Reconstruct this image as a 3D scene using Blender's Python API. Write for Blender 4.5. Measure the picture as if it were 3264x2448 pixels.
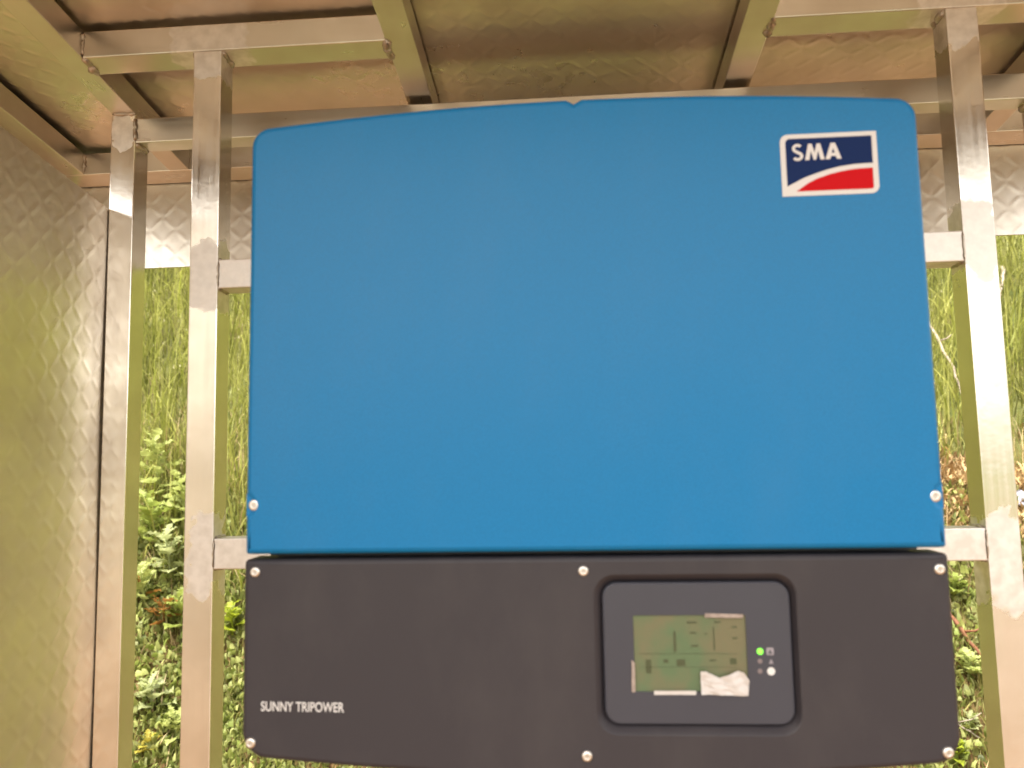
import bpy, bmesh, math, random
import numpy as np
from mathutils import Vector, Matrix

for o in list(bpy.data.objects):
    bpy.data.objects.remove(o, do_unlink=True)
scene = bpy.context.scene
col = scene.collection
random.seed(7)
RNG = np.random.default_rng(11)

# ------------------------------------------------------------------ camera
CAM = Vector((-0.01257, -0.76221, 0.08717))
cd = bpy.data.cameras.new('camera')
cam = bpy.data.objects.new('camera', cd)
col.objects.link(cam)
cam.matrix_world = Matrix(((0.99722748, 0.0271564, 0.06928121, CAM.x),
                           (0.07160371, -0.09676424, -0.99272836, CAM.y),
                           (-0.02025498, 0.99493679, -0.09844046, CAM.z),
                           (0, 0, 0, 1)))
cd.sensor_fit = 'HORIZONTAL'
cd.sensor_width = 36.0
cd.lens = 27.817
cd.clip_start = 0.01
cd.clip_end = 2000
cd.dof.use_dof = True
cd.dof.focus_distance = 1.4
cd.dof.aperture_fstop = 5.0
scene.camera = cam

# ------------------------------------------------------------------ sky
SUN_EL, SUN_AZ = math.radians(64), math.radians(205)      # azimuth clockwise from +Y
world = bpy.data.worlds.new('World')
scene.world = world
world.use_nodes = True
wn = world.node_tree.nodes
wl = world.node_tree.links
wn.clear()
sky = wn.new('ShaderNodeTexSky')
sky.sky_type = 'NISHITA'
sky.sun_disc = False
sky.sun_elevation = SUN_EL
sky.sun_rotation = SUN_AZ
sky.dust_density = 2.5
sky.air_density = 1.0
sky.ozone_density = 0.6
hs = wn.new('ShaderNodeHueSaturation')
hs.inputs['Saturation'].default_value = 0.12
tint = wn.new('ShaderNodeMix')
tint.data_type = 'RGBA'
tint.blend_type = 'MULTIPLY'
tint.inputs[0].default_value = 1.0
tint.inputs[7].default_value = (1.0, 0.95, 0.865, 1)
bg = wn.new('ShaderNodeBackground')
bg.inputs['Strength'].default_value = 0.15
wo = wn.new('ShaderNodeOutputWorld')
wl.new(sky.outputs[0], hs.inputs['Color'])
wl.new(hs.outputs[0], tint.inputs[6])
wl.new(tint.outputs[2], bg.inputs['Color'])
wl.new(bg.outputs[0], wo.inputs['Surface'])

# ------------------------------------------------------------------ sun (hazy)
sd = bpy.data.lights.new('sun', 'SUN')
sd.energy = 3.0
sd.angle = math.radians(14)
sd.color = (1.0, 0.94, 0.84)
sun = bpy.data.objects.new('sun', sd)
col.objects.link(sun)
sdir = Vector((math.sin(SUN_AZ) * math.cos(SUN_EL), math.cos(SUN_AZ) * math.cos(SUN_EL), math.sin(SUN_EL)))
sun.rotation_euler = sdir.to_track_quat('Z', 'Y').to_euler()

# ------------------------------------------------------------------ exposure
vs = scene.view_settings
vs.view_transform = 'Standard'
vs.look = 'None'
vs.gamma = 1.0
vs.use_curve_mapping = False
vs.exposure = 1.75
scene.cycles.max_bounces = 7
scene.cycles.diffuse_bounces = 3
scene.cycles.glossy_bounces = 5
scene.cycles.transmission_bounces = 3


# =================================================================== helpers
def tag(o, label=None, cat=None, group=None, kind=None):
    if label: o['label'] = label
    if cat: o['category'] = cat
    if group: o['group'] = group
    if kind: o['kind'] = kind
    return o


def empty(name, loc):
    o = bpy.data.objects.new(name, None)
    o.empty_display_size = 0.05
    o.location = loc
    col.objects.link(o)
    return o


def link(name, me, mat, parent=None, smooth=False):
    o = bpy.data.objects.new(name, me)
    col.objects.link(o)
    if mat is not None and not me.materials:
        me.materials.append(mat)
    if parent is not None:
        o.parent = parent
    if smooth:
        me.shade_smooth()
    return o


def wpos(o):
    """sum of locations up the tree (no rotations used on parents while building)"""
    p = Vector((0, 0, 0))
    while o is not None:
        p += o.location
        o = o.parent
    return p


def obj(name, bm, mat, parent=None, smooth=False):
    """bm is in world coordinates; the mesh is stored relative to its parent"""
    if parent is not None:
        bmesh.ops.translate(bm, verts=bm.verts, vec=-wpos(parent))
    bm.normal_update()
    me = bpy.data.meshes.new(name)
    bm.to_mesh(me)
    bm.free()
    return link(name, me, mat, parent, smooth)


def box(bm, x0, x1, y0, y1, z0, z1, bevel=0.0):
    r = bmesh.ops.create_cube(bm, size=1.0)
    vsx = r['verts']
    for v in vsx:
        v.co = Vector((x0 if v.co.x < 0 else x1, y0 if v.co.y < 0 else y1, z0 if v.co.z < 0 else z1))
    if bevel:
        es = list({e for v in vsx for e in v.link_edges})
        bmesh.ops.bevel(bm, geom=es, offset=bevel, segments=2, profile=0.6, affect='EDGES')


def tube(bm, pts, rad, n=8, caps=True):
    """swept round tube; rad is a number or a list"""
    if not hasattr(rad, '__len__'):
        rad = [rad] * len(pts)
    rings = []
    for i, p in enumerate(pts):
        p = Vector(p)
        a = Vector(pts[max(0, i - 1)])
        b = Vector(pts[min(len(pts) - 1, i + 1)])
        t = (b - a).normalized()
        u = t.orthogonal().normalized() if i == 0 else (u - t * u.dot(t)).normalized()
        w = t.cross(u)
        rings.append([bm.verts.new(p + (u * math.cos(k * 2 * math.pi / n) + w * math.sin(k * 2 * math.pi / n)) * rad[i]) for k in range(n)])
    for A, B in zip(rings, rings[1:]):
        for k in range(n):
            bm.faces.new((A[k], A[(k + 1) % n], B[(k + 1) % n], B[k]))
    if caps:
        bm.faces.new(list(reversed(rings[0])))
        bm.faces.new(rings[-1])


# ------------------------------------------------------------------ node material helpers
class NM:
    def __init__(self, name):
        self.m = bpy.data.materials.new(name)
        self.m.use_nodes = True
        self.n = self.m.node_tree.nodes
        self.l = self.m.node_tree.links
        self.b = self.n['Principled BSDF']
        self.out = self.n['Material Output']

    def node(self, t, **kw):
        x = self.n.new(t)
        for k, v in kw.items():
            setattr(x, k, v)
        return x

    def setv(self, sock, v):
        if isinstance(v, (int, float, tuple, list)):
            sock.default_value = v
        else:
            self.l.new(v, sock)

    def pos(self):
        return self.node('ShaderNodeNewGeometry').outputs['Position']

    def scaled(self, vec, s):
        x = self.node('ShaderNodeVectorMath', operation='MULTIPLY')
        self.setv(x.inputs[0], vec)
        x.inputs[1].default_value = s
        return x.outputs[0]

    def noise(self, vec, scale, detail=3, rough=0.55):
        x = self.node('ShaderNodeTexNoise')
        self.l.new(vec, x.inputs['Vector'])
        x.inputs['Scale'].default_value = scale
        x.inputs['Detail'].default_value = detail
        x.inputs['Roughness'].default_value = rough
        return x.outputs['Fac']

    def ramp(self, v, a, b, lo=0.0, hi=1.0):
        x = self.node('ShaderNodeMapRange')
        self.l.new(v, x.inputs[0])
        x.inputs[1].default_value = a
        x.inputs[2].default_value = b
        x.inputs[3].default_value = lo
        x.inputs[4].default_value = hi
        return x.outputs[0]

    def mixc(self, f, a, b):
        x = self.node('ShaderNodeMix', data_type='RGBA')
        self.setv(x.inputs[0], f)
        self.setv(x.inputs[6], a)
        self.setv(x.inputs[7], b)
        return x.outputs[2]

    def math(self, op, a, b=0.0):
        x = self.node('ShaderNodeMath', operation=op)
        self.setv(x.inputs[0], a)
        self.setv(x.inputs[1], b)
        return x.outputs[0]

    def mixf(self, f, a, b):
        x = self.node('ShaderNodeMix', data_type='FLOAT')
        self.setv(x.inputs[0], f)
        self.setv(x.inputs[2], a)
        self.setv(x.inputs[3], b)
        return x.outputs[0]

    def bump(self, h, strength, dist):
        x = self.node('ShaderNodeBump')
        self.l.new(h, x.inputs['Height'])
        x.inputs['Strength'].default_value = strength
        x.inputs['Distance'].default_value = dist
        self.l.new(x.outputs[0], self.b.inputs['Normal'])

    def p(self, **kw):
        for k, v in kw.items():
            self.setv(self.b.inputs[k.replace('_', ' ')], v)
        return self


def rgb(r, g, b):
    return (r, g, b, 1.0)


# weld-ground zones on the frame, as (centre, half-size) in metres
GROUND = {
    'left': [((-0.503, 0.29, 0.350), (0.034, 0.06, 0.060)), ((-0.500, 0.29, -0.024), (0.024, 0.06, 0.062)), ((-0.505, 0.29, 0.672), (0.05, 0.06, 0.05))],
    'right': [((0.520, 0.29, 0.362), (0.036, 0.06, 0.056)), ((0.521, 0.29, -0.046), (0.034, 0.06, 0.066)), ((0.520, 0.29, 0.672), (0.055, 0.06, 0.055))],
    'bar': [((-0.46, 0.29, 0.352), (0.055, 0.06, 0.06)), ((0.475, 0.29, 0.352), (0.06, 0.06, 0.06)), ((-0.46, 0.29, -0.026), (0.06, 0.06, 0.06)), ((0.475, 0.29, -0.026), (0.065, 0.06, 0.06))],
    'head': [((-0.505, 0.29, 0.690), (0.06, 0.06, 0.05)), ((0.520, 0.29, 0.690), (0.06, 0.06, 0.05))],
    'corner': [((-0.709, 0.43, 0.632), (0.03, 0.06, 0.038))]}


def alu_tube_mat(name, axis, zones=(), r0=0.14):
    """mill-finish extruded aluminium with drawn streaks along `axis` and matt, hand-ground weld zones"""
    M = NM(name)
    P = M.pos()
    s = {'x': (3, 160, 160), 'y': (160, 3, 160), 'z': (160, 160, 3)}[axis]
    streak = M.noise(M.scaled(P, s), 1.0, 2)
    blot = M.noise(P, 14, 2)
    mask = 0.0
    if zones:
        fine = M.noise(P, 60, 2)
        wob = M.node('ShaderNodeTexNoise')
        M.l.new(P, wob.inputs['Vector'])
        wob.inputs['Scale'].default_value = 45
        wob.inputs['Detail'].default_value = 2
        off = M.node('ShaderNodeVectorMath', operation='MULTIPLY_ADD')
        M.l.new(wob.outputs['Color'], off.inputs[0])
        off.inputs[1].default_value = (0.045, 0.045, 0.045)
        off2 = M.node('ShaderNodeVectorMath', operation='ADD')
        M.l.new(P, off2.inputs[0])
        off2.inputs[1].default_value = (-0.0225, -0.0225, -0.0225)
        M.l.new(off2.outputs[0], off.inputs[2])
        mask = None
        for c, h in zones:
            d = M.node('ShaderNodeVectorMath', operation='SUBTRACT')
            M.l.new(off.outputs[0], d.inputs[0])
            d.inputs[1].default_value = c
            e = M.node('ShaderNodeVectorMath', operation='DIVIDE')
            M.l.new(d.outputs[0], e.inputs[0])
            e.inputs[1].default_value = h
            f = M.node('ShaderNodeVectorMath', operation='LENGTH')
            M.l.new(e.outputs[0], f.inputs[0])
            k = M.ramp(f.outputs['Value'], 1.04, 0.94)
            mask = k if mask is None else M.math('MAXIMUM', mask, k)
    dull = 1.0 if axis == 'z' else 0.86      # base colour darkened on roof and cross members, to tone the roof down
    mill = M.mixc(M.ramp(blot, 0.35, 0.7), rgb(0.88 * dull, 0.83 * dull, 0.765 * dull), rgb(0.79 * dull, 0.73 * dull, 0.65 * dull))
    rm = M.math('ADD', M.ramp(streak, 0.3, 0.7, r0, r0 + 0.08), M.ramp(blot, 0.3, 0.7, -0.03, 0.06))
    if zones:
        grnd = M.mixc(M.ramp(fine, 0.35, 0.65), rgb(0.78, 0.74, 0.71), rgb(0.94, 0.905, 0.88))
        M.p(Base_Color=M.mixc(mask, mill, grnd), Roughness=M.mixf(mask, rm, M.ramp(fine, 0.3, 0.7, 0.48, 0.60)))
        M.bump(fine, 0.14, 0.0012)
    else:
        M.p(Base_Color=mill, Roughness=rm)
    M.p(Metallic=1.0)
    return M.m


def simple(name, c, rough=0.5, metal=0.0, noise=0.0, nscale=20, bump=0.0, bscale=300, bdist=0.0005, dust=0.0, **kw):
    M = NM(name)
    P = M.pos()
    if noise:
        f = M.noise(P, nscale, 4)
        k = M.ramp(f, 0.25, 0.75, 1 - noise, 1 + noise)
        x = M.node('ShaderNodeVectorMath', operation='SCALE')
        x.inputs[0].default_value = c[:3]
        M.l.new(k, x.inputs['Scale'])
        if dust:     # faint uneven film of dust and wipe marks
            dm = M.math('MULTIPLY', M.ramp(M.noise(M.scaled(P, (9, 9, 5)), 1.0, 5, 0.65), 0.48, 0.75), dust)
            M.p(Base_Color=M.mixc(dm, x.outputs[0], rgb(0.42, 0.37, 0.33)))
        else:
            M.l.new(x.outputs[0], M.b.inputs['Base Color'])
        M.p(Roughness=M.ramp(f, 0.25, 0.75, rough * 0.85, min(1, rough * 1.15)))
    else:
        M.p(Base_Color=c, Roughness=rough)
    M.p(Metallic=metal, **kw)
    if bump:
        M.bump(M.noise(P, bscale, 2), bump, bdist)
    return M.m


MAT = {}
for a in 'xyz':
    MAT['tube_' + a] = alu_tube_mat('aluminium_tube_' + a, a, (), 0.14 if a == 'z' else 0.28)
for k, a in (('left', 'z'), ('right', 'z'), ('bar', 'x'), ('head', 'x'), ('corner', 'z')):
    MAT['tube_' + k] = alu_tube_mat('aluminium_ground_' + k, a, GROUND[k], 0.135 if a == 'z' else 0.27)


def tread_mat(name, k=1.0, dr=0.0):
    M = NM(name)
    P = M.pos()
    blot = M.noise(P, 5, 3)
    fine = M.noise(P, 40, 2)
    M.p(Metallic=1.0, Base_Color=M.mixc(M.ramp(blot, 0.35, 0.68), rgb(0.80 * k, 0.74 * k, 0.665 * k), rgb(0.63 * k, 0.57 * k, 0.50 * k)))
    M.p(Roughness=M.math('ADD', M.ramp(blot, 0.3, 0.7, 0.26 + dr, 0.40 + dr), M.ramp(fine, 0.3, 0.7, -0.03, 0.05)))
    return M.m


MAT['tread'] = tread_mat('tread_plate')
MAT['tread_bright'] = tread_mat('tread_plate_bright', 1.14, 0.10)  # same plate, base colour lifted and rougher to brighten the side panel's reflections
MAT['weld'] = simple('weld_metal', rgb(0.50, 0.44, 0.38), 0.42, 1.0, 0.25, 90, 0.6, 160, 0.002)
MAT['blue'] = simple('blue_powder_coat', rgb(0.0015, 0.178, 0.44), 0.33, 0.0, 0.09, 650, 0.25, 1400, 0.0002, 0.018, Specular_IOR_Level=0.33)
MAT['dark'] = simple('charcoal_powder_coat', rgb(0.037, 0.032, 0.039), 0.52, 0.0, 0.10, 650, 0.25, 1400, 0.0002, 0.035, Specular_IOR_Level=0.4)
MAT['housing'] = simple('grey_cast_housing', rgb(0.10, 0.10, 0.105), 0.55, 0.0, 0.05, 12)
MAT['bezel'] = simple('display_bezel', rgb(0.050, 0.051, 0.070), 0.36, 0.0, 0.04, 10)
MAT['screw'] = simple('screw_steel', rgb(0.88, 0.85, 0.82), 0.38, 1.0)
MAT['socket'] = simple('screw_socket', rgb(0.60, 0.56, 0.52), 0.45, 1.0)
MAT['white'] = simple('white_print', rgb(0.74, 0.725, 0.73), 0.5, Specular_IOR_Level=0.3)
MAT['navy'] = simple('navy_print', rgb(0.006, 0.022, 0.105), 0.6, Specular_IOR_Level=0.15)
MAT['red'] = simple('red_print', rgb(0.56, 0.003, 0.008), 0.6, Specular_IOR_Level=0.15)
MAT['film'] = simple('protective_film', rgb(0.62, 0.585, 0.575), 0.25, 0.0, 0.06, 200)
MAT['film_dull'] = simple('film_edge', rgb(0.36, 0.29, 0.26), 0.35, 0.0, 0.25, 160)
MAT['segment'] = simple('display_segment', rgb(0.065, 0.078, 0.035), 0.35)
MAT['icon'] = simple('icon_print', rgb(0.32, 0.29, 0.33), 0.5)
MAT['lamp_off'] = simple('lamp_off', rgb(0.22, 0.18, 0.19), 0.3)
M = NM('green_lamp')
M.p(Base_Color=rgb(0.08, 0.5, 0.04), Emission_Color=rgb(0.25, 1.0, 0.06), Emission_Strength=0.55)
MAT['lamp_on'] = M.m
M = NM('display_glass')
P = M.pos()
M.p(Base_Color=M.mixc(M.ramp(M.noise(P, 26, 3), 0.38, 0.62), rgb(0.11, 0.165, 0.085), rgb(0.165, 0.155, 0.088)), Roughness=0.22)
MAT['lcd'] = M.m

# =================================================================== terrain
GZ = -1.40            # level ground under the shelter
TOE, SLOPE, CREST = 1.0, 1.43, 3.3


def lumps(x, y):
    return (0.055 * np.sin(2.1 * x + 1.3 * y) * np.sin(1.7 * y - 0.6 * x + 1.0) + 0.03 * np.sin(5.3 * x - 2.2 * y + 0.7)
            + 0.022 * np.sin(9.1 * x + 4.0 * y + 2.0) * np.sin(7.7 * y + 1.1))


def terrain(x, y):
    x = np.asarray(x, float)
    y = np.asarray(y, float)
    t = np.clip(y - TOE, 0, None)
    # rounded toe, straight embankment, rounded crest, then gentle hillside
    b = SLOPE * (np.sqrt(t * t + 0.02) - np.sqrt(0.02))
    top = SLOPE * (CREST - TOE)
    over = np.clip(y - CREST, 0, None)
    b = np.where(y > CREST, top + 0.9 * (1 - np.exp(-over * 1.2)) + 0.05 * over, b)
    amp = np.clip((y - 0.6) / 0.8, 0.12, 1.0) * np.clip(40 / (np.abs(x) + np.abs(y) + 1), 0, 1)
    return GZ + b + amp * lumps(x, y)


def axis_lines(lo, hi, step, far):
    a = list(np.arange(lo, hi + 1e-6, step))
    d = step
    p = hi
    while p < far:
        d *= 1.35
        p += d
        a.append(p)
    d = step
    p = lo
    while p > -far:
        d *= 1.35
        p -= d
        a.insert(0, p)
    return np.array(a)


def grid_mesh(name, X, Y, Z, mat, parent=None, flip=False):
    """X, Y, Z 2-D arrays of world positions"""
    n, m = X.shape
    off = np.array(wpos(parent)) if parent is not None else np.zeros(3)
    co = np.stack([X, Y, Z], -1).reshape(-1, 3) - off
    i = np.arange(n - 1)[:, None] * m + np.arange(m - 1)[None, :]
    q = np.stack([i, i + m, i + m + 1, i + 1], -1).reshape(-1, 4)
    if flip:
        q = q[:, ::-1]
    me = bpy.data.meshes.new(name)
    me.vertices.add(len(co))
    me.vertices.foreach_set('co', co.ravel())
    me.loops.add(q.size)
    me.loops.foreach_set('vertex_index', q.ravel().astype(np.int32))
    me.polygons.add(len(q))
    me.polygons.foreach_set('loop_start', (np.arange(len(q)) * 4).astype(np.int32))
    me.update(calc_edges=True)
    me.validate()
    me.shade_smooth()
    return link(name, me, mat, parent)


M = NM('soil_and_turf')
P = M.pos()
n1 = M.noise(P, 1.3, 5)
n2 = M.noise(P, 14, 5)
n3 = M.noise(P, 70, 3)
soil = M.mixc(M.ramp(n2, 0.35, 0.65), rgb(0.105, 0.053, 0.021), rgb(0.20, 0.108, 0.047))
turf = M.mixc(M.ramp(n2, 0.35, 0.65), rgb(0.075, 0.10, 0.022), rgb(0.15, 0.155, 0.045))
sep = M.node('ShaderNodeSeparateXYZ')
M.l.new(P, sep.inputs[0])
far_turf = M.math('MULTIPLY', M.ramp(sep.outputs['Y'], 1.5, 2.1), M.ramp(n1, 0.30, 0.55, 0.35, 0.95))
grit = M.mixc(M.ramp(n3, 0.35, 0.65), rgb(0.132, 0.097, 0.069), rgb(0.245, 0.188, 0.142))
track = M.ramp(M.math('ADD', sep.outputs['Y'], M.math('MULTIPLY', n1, 1.2)), -1.2, -2.6)
out_turf = M.ramp(M.math('ABSOLUTE', M.math('ADD', sep.outputs['Y'], -0.5)), 10.0, 24.0, 0.0, 0.9)
M.p(Base_Color=M.mixc(M.math('MAXIMUM', far_turf, out_turf), M.mixc(track, soil, grit), turf), Roughness=0.95)
M.bump(M.math('ADD', n2, M.math('MULTIPLY', n3, 0.5)), 0.8, 0.02)
MAT['soil'] = M.m

xs = axis_lines(-3.6, 3.6, 0.09, 420)
ys = axis_lines(-1.2, 3.9, 0.07, 420)
XX, YY = np.meshgrid(xs, ys, indexing='ij')
g = grid_mesh('ground', XX, YY, terrain(XX, YY), MAT['soil'], flip=True)
tag(g, kind='structure')

# low wooded rise across the field, on the photographer's side
hx = np.linspace(-260, 260, 90)
ht = np.linspace(0, 1, 9)
HX, HT = np.meshgrid(hx, ht, indexing='ij')
HH = (5.0 + 1.6 * np.sin(HX * 0.045 + 1) + 1.6 * np.sin(HX * 0.13) + 1.1 * np.sin(HX * 0.41 + 2)) * np.sin(HT * math.pi) ** 0.6
hills = grid_mesh('hills', HX, -150 - 50 * (HT - 0.5), GZ - 0.6 + HH,
                  simple('far_wood', rgb(0.055, 0.075, 0.025), 0.95, 0, 0.4, 0.35), flip=False)
tag(hills, kind='structure')

# =================================================================== shelter
shelter = empty('metal_shelter', (0.0, 0.1, GZ))
tag(shelter, 'open aluminium shelter of welded square tube and tread plate around the blue unit', 'shelter')

T = 0.04
YM = 0.2689        # front of the mounting frame
YC = 0.4095        # front of the rear frame
ZB = 0.6545        # underside of the roof beams above the rear frame
K = -0.1338        # fall of the roof towards the rear
XL, XR = -0.7288, 0.7288
YO, YO2 = 0.5918, 0.6380
XO = 0.8896
EW = 0.047         # width of the eave tubes
YF = -0.62         # front edge of the roof


def pitch(y):
    return K * (y - YC)


def beam(name, x0, x1, y0, y1, z0, z1, finish, tilted=False, parent=shelter):
    bm = bmesh.new()
    box(bm, x0, x1, y0, y1, z0, z1, 0.0016)
    if tilted:
        for v in bm.verts:
            v.co.z += pitch(v.co.y)
    return obj(name, bm, MAT['tube_' + finish], parent)


ML0, MR0 = -0.5249, 0.4998
ZH = ZB + pitch(YM) - 0.0005
ZU, ZL = 0.3321, -0.0456
mount_posts = [beam('mounting_post', ML0, ML0 + T, YM, YM + T - 0.0012, GZ - 0.05, ZH, 'left'),
               beam('mounting_post', MR0, MR0 + T, YM, YM + T - 0.0012, GZ - 0.05, ZH, 'right')]
upper_bar = beam('crossbar', ML0 + T, MR0, YM + 0.0012, YM + T - 0.001, ZU, ZU + T, 'bar')
lower_bar = beam('crossbar', ML0 + T, MR0, YM + 0.0012, YM + T - 0.001, ZL, ZL + T, 'bar')
yfp = YF + 0.07
corner_posts = [beam('corner_post', XL, XL + T, YC, YC + T, GZ - 0.05, ZB - 0.0005, 'corner'),
                beam('corner_post', XR - T, XR, YC, YC + T, GZ - 0.05, ZB - 0.0005, 'z'),
                beam('corner_post', XL, XL + T, yfp, yfp + T, GZ - 0.05, ZB + pitch(yfp) - 0.0005, 'z'),
                beam('corner_post', XR - T, XR, yfp, yfp + T, GZ - 0.05, ZB + pitch(yfp) - 0.0005, 'z')]
rear_beam = beam('rear_beam', XL + T, XR - T, YC + 0.001, YC + T - 0.001, ZB - T - 0.008, ZB - 0.008, 'x')
side_l = beam('roof_beam', XL + 0.0012, XL + T - 0.0012, YF + T, YO, ZB + 0.0005, ZB + T, 'y', True)
side_r = beam('roof_beam', XR - T + 0.0012, XR - 0.0012, YF + T, YO, ZB + 0.0005, ZB + T, 'y', True)
XD1, XD2 = -0.2512, 0.2382
rib_l = beam('roof_beam', XD1, XD1 + T, YF + T, YO, ZB + 0.0005, ZB + T, 'y', True)
rib_r = beam('roof_beam', XD2, XD2 + T, YF + T, YO, ZB + 0.0005, ZB + T, 'y', True)
head_l = beam('head_beam', XL + T, XD1, YM, YM + T, ZB, ZB + T - 0.001, 'head', True)
head_r = beam('head_beam', XD2 + T, XR - T, YM, YM + T, ZB, ZB + T - 0.001, 'head', True)
eave_b = beam('eave_beam', -XO - EW, XO + EW, YO, YO2, ZB, ZB + T, 'x', True)
eave_f = beam('eave_beam', -XO - EW, XO + EW, YF, YF + T, ZB, ZB + T, 'x', True)
eave_l = beam('eave_beam', -XO - EW, -XO, YF + T, YO, ZB + 0.0004, ZB + T - 0.0004, 'y', True)
eave_r = beam('eave_beam', XO, XO + EW, YF + T, YO, ZB + 0.0004, ZB + T - 0.0004, 'y', True)


def tread(a, b, amp=0.00045):
    """height of a raised-lozenge tread plate at in-plane coordinates a, b (metres)"""
    p = 0.036
    u = (a + b) / (p * math.sqrt(2)) * 1.0
    v = (a - b) / (p * math.sqrt(2)) * 1.0
    p1 = np.abs(u - np.round(u)) * p
    q1 = np.abs(v - np.floor(v) - 0.5) * p
    p2 = np.abs(v - np.round(v)) * p
    q2 = np.abs(u - np.floor(u) - 0.5) * p
    def lens(s, t):
        w = 0.0044 * np.clip(1 - (t / 0.0155) ** 2, 0, 1)
        return np.clip(1 - (s / (w + 1e-5)) ** 2, 0, 1) ** 0.8
    return amp * np.maximum(lens(p1, q1), lens(p2, q2)) + 0.0007 * np.sin(a * 7 + 1) * np.sin(b * 9) + 0.0004 * np.sin(a * 23 + b * 11)


def sheet_back(name, pts, parent):
    bm = bmesh.new()
    bm.faces.new([bm.verts.new(p) for p in pts])
    return obj(name, bm, MAT['tread'], parent)


# roof sheet: relief on the underside, plain top
ROOFZ = ZB + T + 0.007
ax = np.arange(-XO - EW - 0.005, XO + EW + 0.0051, 0.0033)
ay = np.arange(YF - 0.006, YO2 + 0.004, 0.0033)
AX, AY = np.meshgrid(ax, ay, indexing='ij')
roof = grid_mesh('roof_sheet', AX, AY, ROOFZ + pitch(AY) - tread(AX, AY, 0.00042), MAT['tread'], shelter, flip=False)
bm = bmesh.new()
box(bm, ax[0], ax[-1], ay[0], ay[-1], ROOFZ + 0.0022, ROOFZ + 0.005)
for v in bm.verts:
    v.co.z += pitch(v.co.y)
obj('roof_top_skin', bm, MAT['tread'], shelter)
# folded lips of the roof sheet on three sides
for (x0, x1, y0, y1) in ((-XO - EW - 0.009, -XO - EW - 0.006, ay[0], ay[-1]), (XO + EW + 0.006, XO + EW + 0.009, ay[0], ay[-1]), (ax[0], ax[-1], YF - 0.0095, YF - 0.0065)):
    bm = bmesh.new()
    box(bm, x0, x1, y0, y1, ZB - 0.050, ROOFZ + 0.005)
    for v in bm.verts:
        v.co.z += pitch(v.co.y)
    obj('roof_lip', bm, MAT['tread'], shelter)
# rear valance below the eave beam
vx = np.arange(-XO - EW, XO + EW + 0.0001, 0.0033)
vz = np.arange(0.4636, ROOFZ + pitch(YO2) - 0.001, 0.0033)
VX, VZ = np.meshgrid(vx, vz, indexing='ij')
grid_mesh('rear_valance', VX, YO2 + 0.0035 - tread(VX, VZ), VZ, MAT['tread'], shelter, flip=False)
bm = bmesh.new()
box(bm, vx[0], vx[-1], YO2 + 0.0055, YO2 + 0.0085, vz[0], vz[-1])
obj('valance_back_skin', bm, MAT['tread'], shelter)
# left side panel, fixed to the outside of the posts
PT = 0.4999
py = np.arange(YF + 0.07, YC + T + 0.001, 0.0033)
PY, PZ = np.meshgrid(py, np.linspace(0, 1, 530), indexing='ij')
PZ = GZ + 0.06 + PZ * (PT + pitch(PY) - GZ - 0.06)
side = grid_mesh('side_panel', XL - 0.0021 + tread(PY, PZ, 0.00055), PY, PZ, MAT['tread_bright'], shelter, flip=False)
tag(side, 'tread plate side panel catching a green reflection')
bm = bmesh.new()
box(bm, XL - 0.0078, XL - 0.0046, py[0], py[-1], GZ + 0.06, PT)
for v in bm.verts:
    if v.co.z > 0:
        v.co.z += pitch(v.co.y)
obj('side_panel_skin', bm, MAT['tread'], shelter)


def weld(p0, p1, r, parent):
    p0, p1 = Vector(p0), Vector(p1)
    n = max(5, int((p1 - p0).length / 0.004))
    pts, rad = [], []
    for i in range(n + 1):
        t = i / n
        pts.append(p0.lerp(p1, t) + Vector([random.uniform(-1, 1) * r * 0.35 for _ in range(3)]))
        rad.append(r * (0.75 + 0.5 * random.random()) * (0.55 if i in (0, n) else 1))
    bm = bmesh.new()
    tube(bm, pts, rad, 7)
    return obj('weld_bead', bm, MAT['weld'], parent, True)


def zb(y):
    return ZB + pitch(y)


for X, P_ in ((ML0, mount_posts[0]), (MR0, mount_posts[1])):
    for xx in (X, X + T):
        weld((xx, YM + 0.004, zb(YM) - 0.001), (xx, YM + T - 0.004, zb(YM + T) - 0.001), 0.0045, P_)
for z in (ZU, ZL):
    bar = upper_bar if z > 0 else lower_bar
    for X in (ML0 + T, MR0):
        weld((X, YM + 0.001, z + 0.003), (X, YM + 0.001, z + T - 0.003), 0.0016, bar)
        weld((X, YM + 0.004, z), (X, YM + T - 0.004, z), 0.0028, bar)
        weld((X, YM + 0.004, z + T), (X, YM + T - 0.004, z + T), 0.0028, bar)
for X, hb in ((XL + T, head_l), (XD1, head_l), (XD2 + T, head_r), (XR - T, head_r)):
    weld((X, YM + 0.002, zb(YM) + 0.001), (X, YM + T, zb(YM + T) + 0.001), 0.006, hb)
    weld((X, YM, zb(YM) + 0.004), (X, YM, zb(YM) + T - 0.004), 0.003, hb)
weld((XL + 0.003, YC, ZB), (XL + T, YC, ZB), 0.003, corner_posts[0])
for X, P_ in ((XL + T, corner_posts[0]), (XR - T, corner_posts[1])):
    weld((X, YC + 0.002, ZB - T - 0.009), (X, YC + T, ZB - T - 0.009), 0.005, P_)
    weld((X, YC, ZB - T - 0.005), (X, YC, ZB - 0.01), 0.0035, P_)
weld((-XO, YO, zb(YO) + 0.004), (-XO, YO, zb(YO) + T - 0.002), 0.004, eave_l)

# =================================================================== inverter
inv = empty('solar_inverter', (0.0, 0.12, -0.203))
tag(inv, 'large wall unit with bright blue upper cover and charcoal lower cover with display', 'inverter')


def resample_arc(cx, cz, r, a0, a1, n):
    return [(cx + r * math.cos(math.radians(a0 + (a1 - a0) * i / n)), cz + r * math.sin(math.radians(a0 + (a1 - a0) * i / n))) for i in range(n + 1)]


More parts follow.
